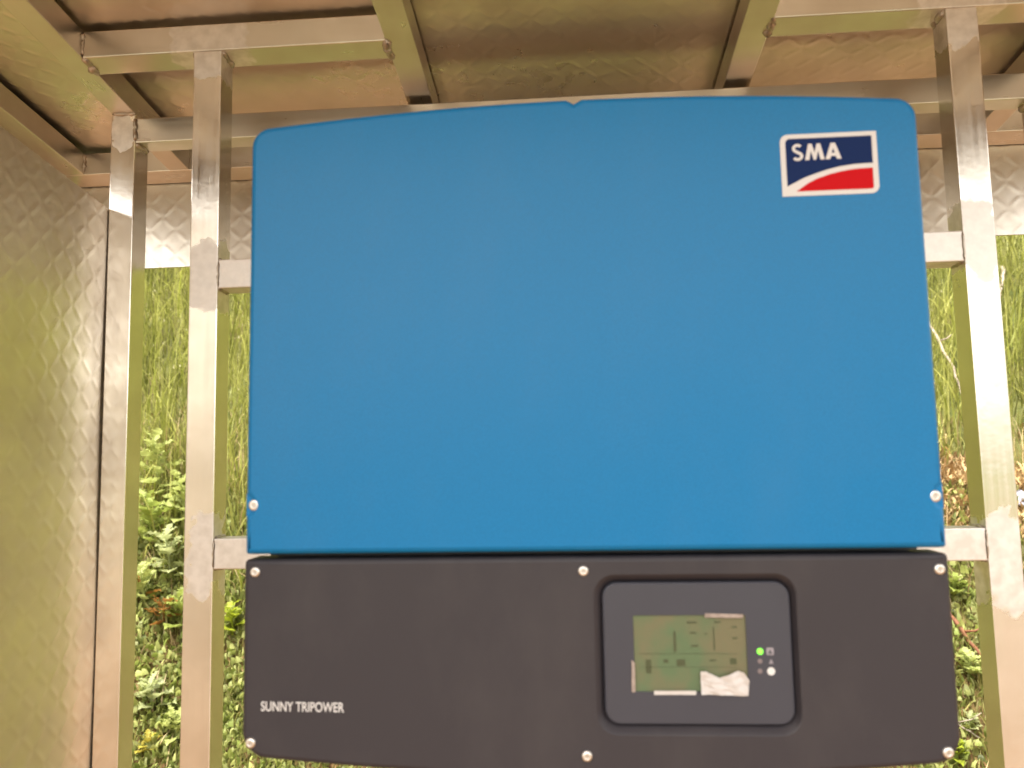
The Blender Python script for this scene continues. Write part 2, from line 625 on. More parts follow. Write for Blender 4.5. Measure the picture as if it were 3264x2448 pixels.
def blue_outline():
    w, z0, zt, s, r = 0.3278, 0.0027, 0.4289, 0.0160, 0.020
    nr, nz = 0.0105, 0.0497
    arch = lambda x: zt + s * (1 - (x / w) ** 2) - (0.0042 * max(0, 1 - abs(x) / 0.0075))
    pts = []
    pts += resample_arc(-w + 0.003, z0 + 0.003, 0.003, 180, 270, 3)
    pts += resample_arc(w - 0.003, z0 + 0.003, 0.003, 270, 360, 3)
    pts += [(w, 0.025)]
    k = math.degrees(math.acos(0.004 / nr))
    pts += resample_arc(w + 0.004, nz, nr, 180 + k, 180 - k, 10)
    pts += [(w, 0.12), (w, 0.25), (w, 0.36)]
    zc = arch(w - r) - r
    pts += resample_arc(w - r, zc, r, 0, 88, 8)
    xsn = list(np.linspace(w - r - 0.01, 0.012, 14)) + [0.0075, 0.004, 0, -0.004, -0.0075] + list(np.linspace(-0.012, -w + r + 0.01, 14))
    pts += [(x, arch(x)) for x in xsn]
    pts += resample_arc(-w + r, zc, r, 92, 180, 8)
    pts += [(-w, 0.36), (-w, 0.25), (-w, 0.12)]
    pts += resample_arc(-w - 0.004, nz, nr, k, -k, 10)
    pts += [(-w, 0.025)]
    return pts


def dark_outline():
    w, z1, zb, s, r = 0.3312, -0.0027, -0.1870, 0.0160, 0.026
    arch = lambda x: zb - s * (1 - (x / w) ** 2)
    zc = arch(w - r) + r
    pts = resample_arc(-w + r, zc, r, 180, 268, 9)
    pts += [(x, arch(x)) for x in np.linspace(-w + r + 0.01, w - r - 0.01, 30)]
    pts += resample_arc(w - r, zc, r, 272, 360, 9)
    pts += [(w, -0.12), (w, -0.06)]
    pts += resample_arc(w - 0.004, z1 - 0.004, 0.004, 0, 90, 3)
    pts += [(x, z1) for x in np.linspace(w - 0.05, -w + 0.05, 12)]
    pts += resample_arc(-w + 0.004, z1 - 0.004, 0.004, 90, 180, 3)
    pts += [(-w, -0.06), (-w, -0.12)]
    return pts


def inset(pts, d):
    n = len(pts)
    out = []
    for i in range(n):
        p = Vector(pts[i])
        a = (p - Vector(pts[i - 1]))
        b = (Vector(pts[(i + 1) % n]) - p)
        a = a.normalized() if a.length > 1e-9 else b.normalized()
        b = b.normalized() if b.length > 1e-9 else a
        na, nb = Vector((-a.y, a.x)), Vector((-b.y, b.x))
        m = na + nb
        if m.length < 1e-6:
            m = na
        m.normalize()
        k = d / max(0.6, m.dot(na))
        out.append((p.x + m.x * k, p.y + m.y * k))
    return out


def rrect(x0, x1, z0, z1, r, n=6):
    return (resample_arc(x0 + r, z0 + r, r, 180, 270, n) + resample_arc(x1 - r, z0 + r, r, 270, 360, n)
            + resample_arc(x1 - r, z1 - r, r, 0, 90, n) + resample_arc(x0 + r, z1 - r, r, 90, 180, n))


def loops_mesh(loops, cap=None, hole=None, back=False):
    """bridge successive loops [(pts, y)], cap the last one (optionally around a hole loop [(pts, y), ...] bridged on inwards)"""
    bm = bmesh.new()
    def ring(pts, y):
        return [bm.verts.new((x, y, z)) for x, z in pts]
    R = [ring(p, y) for p, y in loops]
    for A, B in zip(R, R[1:]):
        for i in range(len(A)):
            j = (i + 1) % len(A)
            bm.faces.new((A[i], A[j], B[j], B[i]))
    last = R[-1]
    if cap:
        es = []
        def ring_edges(r):
            for i in range(len(r)):
                e = bm.edges.get((r[i], r[(i + 1) % len(r)])) or bm.edges.new((r[i], r[(i + 1) % len(r)]))
                es.append(e)
        ring_edges(last)
        if hole:
            Hs = [ring(p, y) for p, y in hole]
            ring_edges(Hs[0])
        bmesh.ops.triangle_fill(bm, use_beauty=True, use_dissolve=False, edges=es, normal=(0, -1, 0))
        if hole:
            for A, B in zip(Hs, Hs[1:]):
                for i in range(len(A)):
                    j = (i + 1) % len(A)
                    bm.faces.new((A[i], B[i], B[j], A[j]))
    if back:
        bm.faces.new(list(reversed(R[0])))
    bmesh.ops.recalc_face_normals(bm, faces=bm.faces)
    return bm


def slab(pts, y_front, y_back, r=0.0):
    """closed plate with an optional rounded front edge"""
    L = [(pts, y_back)]
    if r:
        for a in (0, 30, 60, 90):
            t = math.radians(a)
            L.append((inset(pts, r * (1 - math.cos(t))), y_front + r * (1 - math.sin(t))))
    else:
        L.append((pts, y_front))
    return loops_mesh(L, cap=True, back=True)


def smooth_by_angle(o, deg=40):
    me = o.data
    me.shade_smooth()
    a = math.radians(deg)
    bm = bmesh.new()
    bm.from_mesh(me)
    for e in bm.edges:
        flatf = [f.normal.y < -0.99999 for f in e.link_faces]
        e.smooth = not (len(e.link_faces) == 2 and (e.calc_face_angle(0) > a or flatf[0] != flatf[1]))
    bm.to_mesh(me)
    bm.free()


housing_bm = bmesh.new()
box(housing_bm, -0.312, 0.312, 0.030, YM - 0.012, -0.165, 0.405, 0.012)
housing = obj('housing', housing_bm, MAT['housing'], inv)
for i in range(22):
    z = -0.12 + i * 0.023
    for sx in (-1, 1):
        bm = bmesh.new()
        x0, x1 = sorted((sx * 0.3125, sx * 0.322))
        box(bm, x0, x1, 0.045, 0.20, z, z + 0.004)
        obj('cooling_fin', bm, MAT['housing'], housing)
for (x1, z0, z1) in ((0.24, 0.30, 0.385), (0.20, -0.06, 0.02)):
    bm = bmesh.new()
    box(bm, -x1, x1, YM - 0.0119, YM - 0.0006, z0, z1, 0.001)
    obj('wall_bracket', bm, MAT['housing'], inv)

bo = blue_outline()
cover = obj('upper_cover', slab(bo, -0.0067, 0.030, 0.0055), MAT['blue'], inv)
smooth_by_angle(cover, 35)
tag(cover, 'bright blue upper cover')
for sx in (-1, 1):
    bm = slab(rrect(sx * 0.3205 - 0.0070, sx * 0.3205 + 0.0070, 0.0497 - 0.0128, 0.0497 + 0.0128, 0.002, 3), -0.0042, 0.02)
    obj('screw_lug', bm, MAT['blue'], cover)

do = dark_outline()
rec0 = rrect(0.0072, 0.1925, -0.1640, -0.0208, 0.019)
rec1 = rrect(0.0145, 0.1880, -0.1570, -0.0278, 0.014)
L = [(do, 0.034)]
for a in (0, 30, 60, 90):
    t = math.radians(a)
    L.append((inset(do, 0.005 * (1 - math.cos(t))), 0.005 * (1 - math.sin(t))))
lower = obj('lower_cover', loops_mesh(L, cap=True, hole=[(inset(rec0, -0.0012), 0.0), (rec0, 0.0006), (rec1, 0.0115)], back=True), MAT['dark'], inv)
smooth_by_angle(lower, 35)
tag(lower, 'charcoal lower cover with the display')


def screw(x, z, y, parent, r=0.0049):
    prof = [(r, y + 0.004), (r, y - 0.0008), (r * 0.92, y - 0.0018), (r * 0.60, y - 0.0024), (r * 0.46, y - 0.0023), (r * 0.42, y - 0.0016)]
    bm = bmesh.new()
    n = 18
    rings = [[bm.verts.new((x + q * math.cos(2 * math.pi * k / n), yy, z + q * math.sin(2 * math.pi * k / n))) for k in range(n)] for q, yy in prof]
    for A, B in zip(rings, rings[1:]):
        for k in range(n):
            bm.faces.new((A[k], B[k], B[(k + 1) % n], A[(k + 1) % n]))
    o = obj('screw', bm, MAT['screw'], parent, True)
    bm = slab([(x + r * 0.46 * math.cos(2 * math.pi * k / 6), z + r * 0.46 * math.sin(2 * math.pi * k / 6)) for k in range(6)], y - 0.0017, y)
    obj('hex_socket', bm, MAT['socket'], o)


screw(-0.3196, 0.0500, -0.0046, inv, 0.0056)
screw(0.3198, 0.0494, -0.0046, inv, 0.0056)
for x, z in ((-0.3195, -0.0145), (-0.0025, -0.0160), (0.3216, -0.0170), (-0.3218, -0.1740), (-0.0035, -0.1836), (0.3181, -0.1780)):
    screw(x, z, 0.0, inv)

# display: bezel plate with a window, glass behind it, lamps, icons, film remnants
win0 = rrect(0.0428, 0.1466, -0.1274, -0.0580, 0.0012, 2)
bez = obj('display_bezel', loops_mesh([(inset(rec1, -0.0004), 0.0125), (inset(rec1, 0.0004), 0.0050), (inset(rec1, 0.0016), 0.0042)], cap=True,
                                      hole=[(win0, 0.0042), (win0, 0.0062)]), MAT['bezel'], inv)
smooth_by_angle(bez, 30)
bm = slab(rrect(0.0424, 0.1470, -0.1278, -0.0576, 0.001, 2), 0.0058, 0.0080)
lcd = obj('display_screen', bm, MAT['lcd'], bez)


def flat(name, pts, y, th, mat, parent):
    return obj(name, slab(pts, y, y + th), mat, parent)


def rect(x0, x1, z0, z1):
    return [(x0, z0), (x1, z0), (x1, z1), (x0, z1)]


marks = [(0.0798, 0.0822, -0.0916, -0.0731), (0.0535, 0.0585, -0.1110, -0.0987), (0.0953, 0.1010, -0.0752, -0.0736), (0.0960, 0.1025, -0.0872, -0.0855),
         (0.0930, 0.1020, -0.0660, -0.0640), (0.1085, 0.1110, -0.0760, -0.0748), (0.118, 0.124, -0.0655, -0.0640), (0.0480, 0.1380, -0.0936, -0.0932),
         (0.0480, 0.1380, -0.1056, -0.1053), (0.0700, 0.0745, -0.1015, -0.0985), (0.0820, 0.0900, -0.1045, -0.0985), (0.1120, 0.1180, -0.1000, -0.0985),
         (0.1310, 0.1370, -0.1030, -0.0975), (0.134, 0.1385, -0.080, -0.0785), (0.134, 0.1385, -0.070, -0.0685), (0.1165, 0.1178, -0.0900, -0.0690)]
for i, m in enumerate(marks):
    flat('display_segment', rect(*m), 0.00555, 0.0002, MAT['segment'], lcd)


def disc(x, z, r, n=14):
    return [(x + r * math.cos(2 * math.pi * k / n), z + r * math.sin(2 * math.pi * k / n)) for k in range(n)]


flat('status_lamp', disc(0.1583, -0.0909, 0.0028), 0.0037, 0.001, MAT['lamp_on'], bez)['label'] = 'lit green status lamp'
flat('status_lamp', disc(0.1579, -0.0997, 0.0022), 0.0038, 0.001, MAT['lamp_off'], bez)
flat('status_lamp', disc(0.1575, -0.1087, 0.0022), 0.0038, 0.001, MAT['lamp_off'], bez)
fr = rrect(0.1642, 0.1708, -0.0942, -0.0876, 0.0012, 3)
ic = flat('icon', fr, 0.00405, 0.0003, MAT['icon'], bez)
flat('icon_arrow', [(0.1655, -0.0930), (0.1695, -0.0930), (0.1675, -0.0892)], 0.0039, 0.0003, MAT['bezel'], ic)
flat('icon', [(0.1660, -0.1020), (0.1700, -0.1020), (0.1680, -0.0978)], 0.00405, 0.0003, MAT['icon'], bez)
flat('icon', disc(0.1676, -0.1088, 0.0036, 16), 0.00395, 0.0003, MAT['white'], bez)


def film(name, pts, y, amp, seed, sub=4):
    """creased scrap of clear-white protective film"""
    bm = bmesh.new()
    f = bm.faces.new([bm.verts.new((x, y, z)) for x, z in pts])
    bmesh.ops.triangulate(bm, faces=[f])
    bmesh.ops.subdivide_edges(bm, edges=bm.edges, cuts=sub, use_grid_fill=True)
    rr = random.Random(seed)
    ph = [rr.uniform(0, 6) for _ in range(4)]
    for v in bm.verts:
        x, z = v.co.x * 1000, v.co.z * 1000
        v.co.y -= amp * (0.6 + 0.5 * math.sin(x * 0.33 + z * 0.21 + ph[0]) + 0.4 * abs(math.sin(x * 0.11 - z * 0.36 + ph[1])) + 0.15 * rr.random())
    bmesh.ops.solidify(bm, geom=bm.faces[:], thickness=0.00012)
    return bm


fo = obj('protective_film', film('f', [(0.1030, -0.1290), (0.1455, -0.1303), (0.1470, -0.1165), (0.1425, -0.1095), (0.1375, -0.1080), (0.1300, -0.1120),
                                       (0.1200, -0.1142), (0.1130, -0.1122), (0.1075, -0.1080), (0.1030, -0.1085)], 0.0036, 0.0022, 3, 6), MAT['film'], bez)
fo['label'] = 'white scrap of protective film peeling off the display corner'
obj('protective_film', film('f', rect(0.0600, 0.0985, -0.1298, -0.1262), 0.0038, 0.0006, 5, 2), MAT['film'], bez)
obj('protective_film', film('f', [(0.0395, -0.1275), (0.0430, -0.1275), (0.0430, -0.1010), (0.0402, -0.0985)], 0.0038, 0.0006, 6, 2), MAT['film_dull'], bez)
obj('protective_film', film('f', [(0.1090, -0.0600), (0.1440, -0.0605), (0.1445, -0.0572), (0.1095, -0.0562)], 0.0038, 0.0005, 8, 2), MAT['film_dull'], bez)


def text(name, s, x, z, width, height, y, mat, parent, bold=0.0, slope=0.0):
    cu = bpy.data.curves.new(name, 'FONT')
    cu.body = s
    cu.size = 1.0
    cu.offset = bold
    cu.extrude = 0.01
    cu.resolution_u = 6
    tmp = bpy.data.objects.new(name, cu)
    col.objects.link(tmp)
    bpy.context.view_layer.update()
    me = bpy.data.meshes.new_from_object(tmp.evaluated_get(bpy.context.evaluated_depsgraph_get()))
    bpy.data.objects.remove(tmp)
    bpy.data.curves.remove(cu)
    co = np.array([v.co for v in me.vertices])
    lo, hi = co.min(0), co.max(0)
    off = wpos(parent)
    for v in me.vertices:
        a = (v.co.x - lo[0]) / (hi[0] - lo[0])
        b = (v.co.y - lo[1]) / (hi[1] - lo[1])
        c = (v.co.z - lo[2]) / (hi[2] - lo[2])
        v.co = Vector((x + a * width, y + 0.0001 - 0.0003 * c, z + b * height + slope * a * width)) - off
    me.materials.clear()
    return link(name, me, mat, parent)


text('lettering', 'SUNNY TRIPOWER', -0.3121, -0.1448, 0.0805, 0.0090, -0.0002, MAT['white'], inv, 0.009, -0.012)

# emblem on the blue cover
YB = -0.0067


def logo_outline(d):
    x0, x1, z0, z1, r = 0.2003 + d, 0.2910 - d, 0.3372 + d, 0.3985 - d, 0.0075 - d
    return [(x0, z0)] + resample_arc(x1 - r, z0 + r, r, 270, 360, 6) + [(x1, z1)] + resample_arc(x0 + r, z1 - r, r, 90, 180, 6)


logo = flat('emblem', logo_outline(0), YB - 0.0006, 0.0007, MAT['white'], inv)
logo['label'] = 'white bordered navy and red maker emblem'
up = [(0.2053, 0.3470), (0.2219, 0.3552), (0.2335, 0.3592), (0.2448, 0.3626), (0.2560, 0.3650), (0.2675, 0.3664), (0.2770, 0.3669), (0.2862, 0.3670)]
nav = up + [(0.2862, 0.3940)] + resample_arc(0.2094, 0.3899, 0.0041, 90, 180, 5)
flat('emblem_field', nav, YB - 0.0009, 0.0003, MAT['navy'], logo)
lo_ = [(0.2165, 0.3436), (0.2245, 0.3492), (0.2331, 0.3534), (0.2450, 0.3574), (0.2559, 0.3598), (0.2650, 0.3612), (0.2728, 0.3619), (0.2858, 0.3622)]
redp = [(0.2135, 0.3417), (0.2838, 0.3417), (0.2852, 0.3422), (0.2858, 0.3436)] + list(reversed(lo_))
flat('emblem_field', redp, YB - 0.0009, 0.0003, MAT['red'], logo)


def letter(pts, hole=None):
    """closed flat letter from an outline in (x, z), x to the right, z up"""
    y = YB - 0.0012
    pts = [(0.2112 + a * 0.0450, 0.3722 + b * 0.0160) for a, b in pts]
    if hole:
        hole = [(0.2112 + a * 0.0450, 0.3722 + b * 0.0160) for a, b in hole]
        bm = loops_mesh([(pts, YB - 0.0009), (pts, y)], cap=True, hole=[(hole, y), (hole, YB - 0.0009)])
    else:
        bm = loops_mesh([(pts, YB - 0.0009), (pts, y)], cap=True)
    obj('lettering', bm, MAT['white'], logo)


mid_s = resample_arc(0.115, 0.735, 0.205, 35, 250, 14)
mid_s = [(0.115 + (a - 0.115) * 0.40, b) for a, b in mid_s][:13]
low_s = resample_arc(0.115, 0.265, 0.205, 75, -150, 14)
low_s = [(0.112 + (a - 0.115) * 0.42, b) for a, b in low_s]
spine = mid_s + low_s
wl_, wr_ = [], []
for i in range(len(spine)):
    a_, b_ = Vector(spine[max(0, i - 1)]), Vector(spine[min(len(spine) - 1, i + 1)])
    a_, b_ = Vector((a_.x * 2.8, a_.y)), Vector((b_.x * 2.8, b_.y))
    t_ = (b_ - a_).normalized()
    p_ = Vector((spine[i][0] * 2.8, spine[i][1]))
    for lst, sg in ((wl_, 1), (wr_, -1)):
        q_ = p_ + Vector((-t_.y, t_.x)) * 0.088 * sg
        lst.append((q_.x / 2.8, q_.y))
letter(wl_ + wr_[::-1])
letter([(0.262, 0), (0.352, 0), (0.392, 0.56), (0.445, 0), (0.492, 0), (0.545, 0.56), (0.585, 0), (0.675, 0), (0.595, 1.0), (0.520, 1.0), (0.468, 0.44), (0.418, 1.0), (0.342, 1.0)])
letter([(0.690, 0), (0.785, 0), (0.808, 0.19), (0.905, 0.19), (0.930, 0), (1.025, 0), (0.905, 1.0), (0.812, 1.0)], [(0.824, 0.38), (0.858, 0.68), (0.890, 0.38)])
logo.location = (-0.0030, 0, -0.0012)
inv.rotation_euler = (0, math.radians(0.15), 0)

# =================================================================== vegetation
def leaf_mat(name, attr=True, c=(0.1, 0.15, 0.03), trans=0.45, rough=0.55):
    M = NM(name)
    if attr:
        a = M.node('ShaderNodeVertexColor')
        a.layer_name = 'tone'
        colr = a.outputs['Color']
    else:
        f = M.noise(M.pos(), 60, 3)
        colr = M.mixc(M.ramp(f, 0.3, 0.7), rgb(*[v * 0.75 for v in c]), rgb(*[v * 1.25 for v in c]))
    M.p(Base_Color=colr, Roughness=rough)
    t = M.node('ShaderNodeBsdfTranslucent')
    M.l.new(colr, t.inputs['Color'])
    mx = M.node('ShaderNodeMixShader')
    mx.inputs[0].default_value = trans
    M.l.new(M.b.outputs[0], mx.inputs[1])
    M.l.new(t.outputs[0], mx.inputs[2])
    M.l.new(mx.outputs[0], M.out.inputs['Surface'])
    return M.m


MAT['blade'] = leaf_mat('grass_blade')
MAT['straw'] = leaf_mat('straw', trans=0.25, rough=0.7)
MAT['litter'] = leaf_mat('dry_litter', trans=0.15, rough=0.8)


def strips(name, base, azim, length, width, lean, tones, mat, segs=3, curl=1.0):
    """many tapering bent blades in one mesh. base (n,3); lean in radians at the tip"""
    n = len(base)
    d = np.stack([np.cos(azim), np.sin(azim)], -1)
    sidev = np.stack([-np.sin(azim + RNG.normal(0, 0.6, n)), np.cos(azim), np.zeros(n)], -1)
    pos = base.copy()
    vsl, ang = [], np.zeros(n)
    prof = [1.0, 0.9, 0.6, 0.3][:segs]
    for k in range(segs):
        vsl.append(pos - sidev * (width * prof[k] * 0.5)[:, None])
        vsl.append(pos + sidev * (width * prof[k] * 0.5)[:, None])
        ang = lean * ((k + 0.6) / segs) ** curl
        step = np.stack([np.sin(ang) * d[:, 0], np.sin(ang) * d[:, 1], np.cos(ang)], -1)
        pos = pos + step * (length / segs)[:, None]
    vsl.append(pos)
    nv = 2 * segs + 1
    co = np.stack(vsl, 1).reshape(-1, 3)
    tri = []
    for k in range(segs - 1):
        a = 2 * k
        tri += [(a, a + 1, a + 3), (a, a + 3, a + 2)]
    tri.append((2 * segs - 2, 2 * segs - 1, 2 * segs))
    tri = np.array(tri)
    idx = (np.arange(n)[:, None, None] * nv + tri[None]).reshape(-1)
    me = bpy.data.meshes.new(name)
    me.vertices.add(len(co))
    me.vertices.foreach_set('co', co.ravel())
    me.loops.add(len(idx))
    me.loops.foreach_set('vertex_index', idx.astype(np.int32))
    me.polygons.add(len(idx) // 3)
    me.polygons.foreach_set('loop_start', (np.arange(len(idx) // 3) * 3).astype(np.int32))
    me.update(calc_edges=True)
    at = me.color_attributes.new('tone', 'FLOAT_COLOR', 'POINT')
    tc = np.concatenate([tones, np.ones((n, 1))], 1)
    at.data.foreach_set('color', np.repeat(tc, nv, axis=0).ravel().astype(np.float32))
    o = link(name, me, mat)
    return o


def tones(n, a, b, jitter=0.18):
    t = RNG.random((n, 1))
    c = np.array(a)[None] * (1 - t) + np.array(b)[None] * t
    return np.clip(c * (1 + RNG.normal(0, jitter, (n, 1))), 0.004, 1)


def patch_noise(x, y, s=1.0):
    return 0.5 + 0.25 * np.sin(3.1 * s * x + 1.7 * np.sin(2.3 * s * y)) + 0.25 * np.sin(4.3 * s * y + 2.1 * np.sin(1.9 * s * x + 1))


# tall grass on the upper embankment, thinning out downhill
n = 90000
x = RNG.uniform(-3.4, 3.4, n)
y = RNG.uniform(1.2, 3.9, n)
keep = RNG.random(n) < np.clip((y - 1.82 + 0.22 * (patch_noise(x, y) - 0.5)) / 0.30, 0.0, 1)
keep &= ~((x > 0.9) & (y < 2.15 + 0.06 * np.sin(9 * x)))
x, y = x[keep], y[keep]
n = len(x)
base = np.stack([x, y, terrain(x, y) - 0.02], -1)
clump = (0.62 + 0.62 * patch_noise(x * 4 + 0.3 * np.sin(13 * y), y * 5, 1.6))[:, None]
strips('tall_grass', base, RNG.normal(-math.pi / 2, 1.5, n), RNG.uniform(0.12, 0.38, n), RNG.uniform(0.003, 0.0075, n),
       np.abs(RNG.normal(0.95, 0.65, n)), np.clip(tones(n, (0.21, 0.24, 0.035), (0.50, 0.50, 0.16), 0.28) * clump, 0.01, 0.7), MAT['blade'], 4)
tag(bpy.data.objects['tall_grass'], 'tall yellow-green grass growing up the embankment behind the shelter', 'grass', kind='stuff')

# pale seed heads among the tall grass
n = 1500
x = RNG.uniform(-3.2, 3.2, n)
y = RNG.uniform(2.15, 3.7, n)
base = np.stack([x, y - RNG.uniform(0.0, 0.12, n), terrain(x, y) + RNG.uniform(0.12, 0.36, n)], -1)
strips('seed_heads', base, RNG.uniform(0, 2 * math.pi, n), RNG.uniform(0.008, 0.016, n), RNG.uniform(0.004, 0.007, n),
       np.abs(RNG.normal(0.3, 0.3, n)), tones(n, (0.50, 0.48, 0.25), (0.66, 0.64, 0.42)), MAT['blade'], 4)
tag(bpy.data.objects['seed_heads'], 'pale seed heads scattered through the tall grass', 'seed heads', kind='stuff')

# short turf on the lower embankment
n = 70000
x = RNG.uniform(-3.4, 3.4, n)
y = RNG.uniform(1.35, 2.2, n)
keep = RNG.random(n) < np.clip(patch_noise(x, y, 2.2) * 1.6 - 0.1, 0.40, 1)
keep &= ~((x > 1.0) & (y > 1.95) & (y < 2.12))
x, y = x[keep], y[keep]
n = len(x)
base = np.stack([x, y, terrain(x, y) - 0.006], -1)
strips('short_grass', base, RNG.uniform(0, 2 * math.pi, n), RNG.uniform(0.03, 0.11, n), RNG.uniform(0.0025, 0.005, n),
       np.abs(RNG.normal(0.7, 0.45, n)), tones(n, (0.17, 0.185, 0.035), (0.38, 0.35, 0.13), 0.28), MAT['blade'], 3)
tag(bpy.data.objects['short_grass'], 'short green turf on the lower part of the embankment', 'grass', kind='stuff')

# dead straw lying between
n = 16000
x = RNG.uniform(-3.4, 3.4, n)
y = RNG.uniform(1.0, 2.4, n)
keep = RNG.random(n) < np.clip(0.25 + 0.75 * (np.abs(y - 2.02) < 0.2), 0, 1)
x, y = x[keep], y[keep]
n = len(x)
base = np.stack([x, y, terrain(x, y) + RNG.uniform(0.0, 0.03, n)], -1)
strips('dry_straw', base, RNG.uniform(0, 2 * math.pi, n), RNG.uniform(0.06, 0.20, n), RNG.uniform(0.002, 0.004, n),
       RNG.normal(1.35, 0.3, n), tones(n, (0.36, 0.25, 0.12), (0.55, 0.44, 0.26)), MAT['straw'], 3)
tag(bpy.data.objects['dry_straw'], 'dead straw coloured grass stems lying on the bank', 'dry grass', kind='stuff')

# small round leaves of ground cover
n = 48000
x = RNG.uniform(-3.2, 3.2, n)
y = RNG.uniform(1.35, 2.05, n)
keep = RNG.random(n) < np.clip(patch_noise(x + 3, y + 1, 2.6) * 1.7 - 0.2, 0.30, 1)
x, y = np.concatenate([x[keep], RNG.uniform(-1.7, -0.8, 5000)]), np.concatenate([y[keep], RNG.uniform(1.45, 2.0, 5000)])
n = len(x)
base = np.stack([x, y, terrain(x, y) + RNG.uniform(0.005, 0.05, n)], -1)
strips('ground_cover', base, RNG.uniform(0, 2 * math.pi, n), RNG.uniform(0.015, 0.034, n), RNG.uniform(0.010, 0.022, n),
       RNG.normal(1.1, 0.3, n), tones(n, (0.18, 0.23, 0.045), (0.40, 0.42, 0.15), 0.28), MAT['blade'], 3)
tag(bpy.data.objects['ground_cover'], 'small leaved green ground cover low on the bank', 'ground cover', kind='stuff')

# brown leaf litter, thickest on the bare patch to the right
n = 14000
x = RNG.uniform(-3.2, 3.2, n)
y = RNG.uniform(1.0, 2.35, n)
keep = RNG.random(n) < np.where((x > 0.95) & (y > 1.94) & (y < 2.13), 1.0, 0.10)
xr = RNG.uniform(1.0, 2.4, 5000)
yr = RNG.uniform(1.95, 2.12, 5000)
x, y = np.concatenate([x[keep], xr]), np.concatenate([y[keep], yr])
n = len(x)
base = np.stack([x, y, terrain(x, y) + RNG.uniform(0.0, 0.025, n)], -1)
strips('leaf_litter', base, RNG.uniform(0, 2 * math.pi, n), RNG.uniform(0.02, 0.06, n), RNG.uniform(0.008, 0.018, n),
       RNG.normal(1.3, 0.35, n), tones(n, (0.33, 0.21, 0.09), (0.60, 0.44, 0.23)), MAT['litter'], 3)
tag(bpy.data.objects['leaf_litter'], 'brown dead leaves strewn over the bare soil of the bank', 'leaf litter', kind='stuff')


# ---- individual leafy weeds
def lobed_leaf():
    """mugwort-like lobed leaf, 1 m long along +X, slightly folded and drooping"""
    half = [(0.0, 0.0), (0.10, 0.03), (0.22, 0.05), (0.26, 0.20), (0.36, 0.10), (0.42, 0.31), (0.54, 0.14), (0.62, 0.34), (0.72, 0.16), (0.82, 0.22), (0.90, 0.10), (1.0, 0.0)]
    bm = bmesh.new()
    z = lambda t, w: -0.25 * t * t + 0.22 * t + 0.28 * w - 0.04 * math.sin(t * 20)
    mid = [bm.verts.new((t, 0, z(t, 0))) for t, w in half]
    for s in (-1, 1):
        ed = [mid[0]] + [bm.verts.new((t, s * w, z(t, w))) for t, w in half[1:-1]] + [mid[-1]]
        for i in range(len(half) - 1):
            vs_ = []
            for v in ((mid[i], mid[i + 1], ed[i + 1], ed[i]) if s > 0 else (mid[i], ed[i], ed[i + 1], mid[i + 1])):
                if v not in vs_:
                    vs_.append(v)
            if len(vs_) > 2:
                bm.faces.new(vs_)
    me = bpy.data.meshes.new('leaf')
    bm.to_mesh(me)
    bm.free()
    me.shade_smooth()
    return me


WEED = {k: leaf_mat('weed_' + k, False, c) for k, c in
        dict(pale=(0.40, 0.45, 0.15), mid=(0.29, 0.35, 0.08), grey=(0.40, 0.44, 0.21), yellow=(0.42, 0.36, 0.06), lime=(0.30, 0.36, 0.03), rust=(0.26, 0.125, 0.03)).items()}
LEAF = {}
for k in WEED:
    LEAF[k] = lobed_leaf()
    LEAF[k].materials.append(WEED[k])


def weed(name, x, y, h, nl, ll, kind, label, cat='weed', group=None, lean=(0, -0.25), odd=None, rs=0):
    nl = int(nl * 1.7)
    rr = random.Random(rs + int(x * 991) + int(y * 773))
    z = float(terrain(x, y))
    root = empty(name, (x, y, z - 0.01))
    tag(root, label, cat, group)
    pts = [(x + lean[0] * h * t * t, y + lean[1] * h * t * t, z - 0.01 + h * t) for t in (0, 0.25, 0.5, 0.75, 1.0)]
    bm = bmesh.new()
    tube(bm, pts, [0.0045, 0.004, 0.0035, 0.003, 0.0018], 6)
    obj('stem', bm, WEED[kind], root, True)
    for i in range(nl):
        t = 0.12 + 0.88 * (i + 0.5) / nl
        p = Vector((lean[0] * h * t * t, lean[1] * h * t * t, h * t))
        k = odd if (odd and i % 4 == 1 and t < 0.6) else kind
        o = bpy.data.objects.new('leaf', LEAF[k])
        col.objects.link(o)
        o.parent = root
        o.location = p
        s = ll * (1.15 - 0.55 * t) * rr.uniform(0.8, 1.15)
        o.scale = (s, s * rr.uniform(0.85, 1.15), s)
        o.rotation_euler = (rr.uniform(-0.4, 0.4), -(rr.uniform(-0.15, 0.55) + 0.5 * t), i * 2.4 + rr.uniform(-0.4, 0.4))
    return root


weed('leafy_weed', -1.50, 2.05, 0.26, 16, 0.105, 'pale', 'tallest pale leafy weed, just under the tall grass left of the frame')
weed('leafy_weed', -1.375, 1.985, 0.20, 14, 0.10, 'pale', 'pale leafy weed close against the left mounting post, above the lower crossbar')
weed('leafy_weed', -1.465, 1.93, 0.20, 14, 0.10, 'mid', 'mid green weed beside the left corner post, level with the lower crossbar')
weed('leafy_weed', -1.365, 1.87, 0.17, 13, 0.095, 'grey', 'grey green weed in the left gap, level with the lower crossbar weld')
weed('leafy_weed', -1.415, 1.80, 0.15, 12, 0.09, 'pale', 'pale weed with rusty yellow lower leaves beside the left corner post', odd='rust')
weed('leafy_weed', -1.335, 1.775, 0.10, 9, 0.075, 'rust', 'small withered orange weed in the middle of the left gap', lean=(0.2, -0.4))
weed('leafy_weed', -1.275, 1.78, 0.13, 12, 0.08, 'mid', 'bushy green weed against the left mounting post beside the display cover')
weed('leafy_weed', -1.29, 1.63, 0.10, 11, 0.075, 'grey', 'low grey green weed near the bottom of the left gap')
weed('leafy_weed', -1.195, 1.60, 0.09, 11, 0.07, 'pale', 'low pale weed beside the foot of the left mounting post')
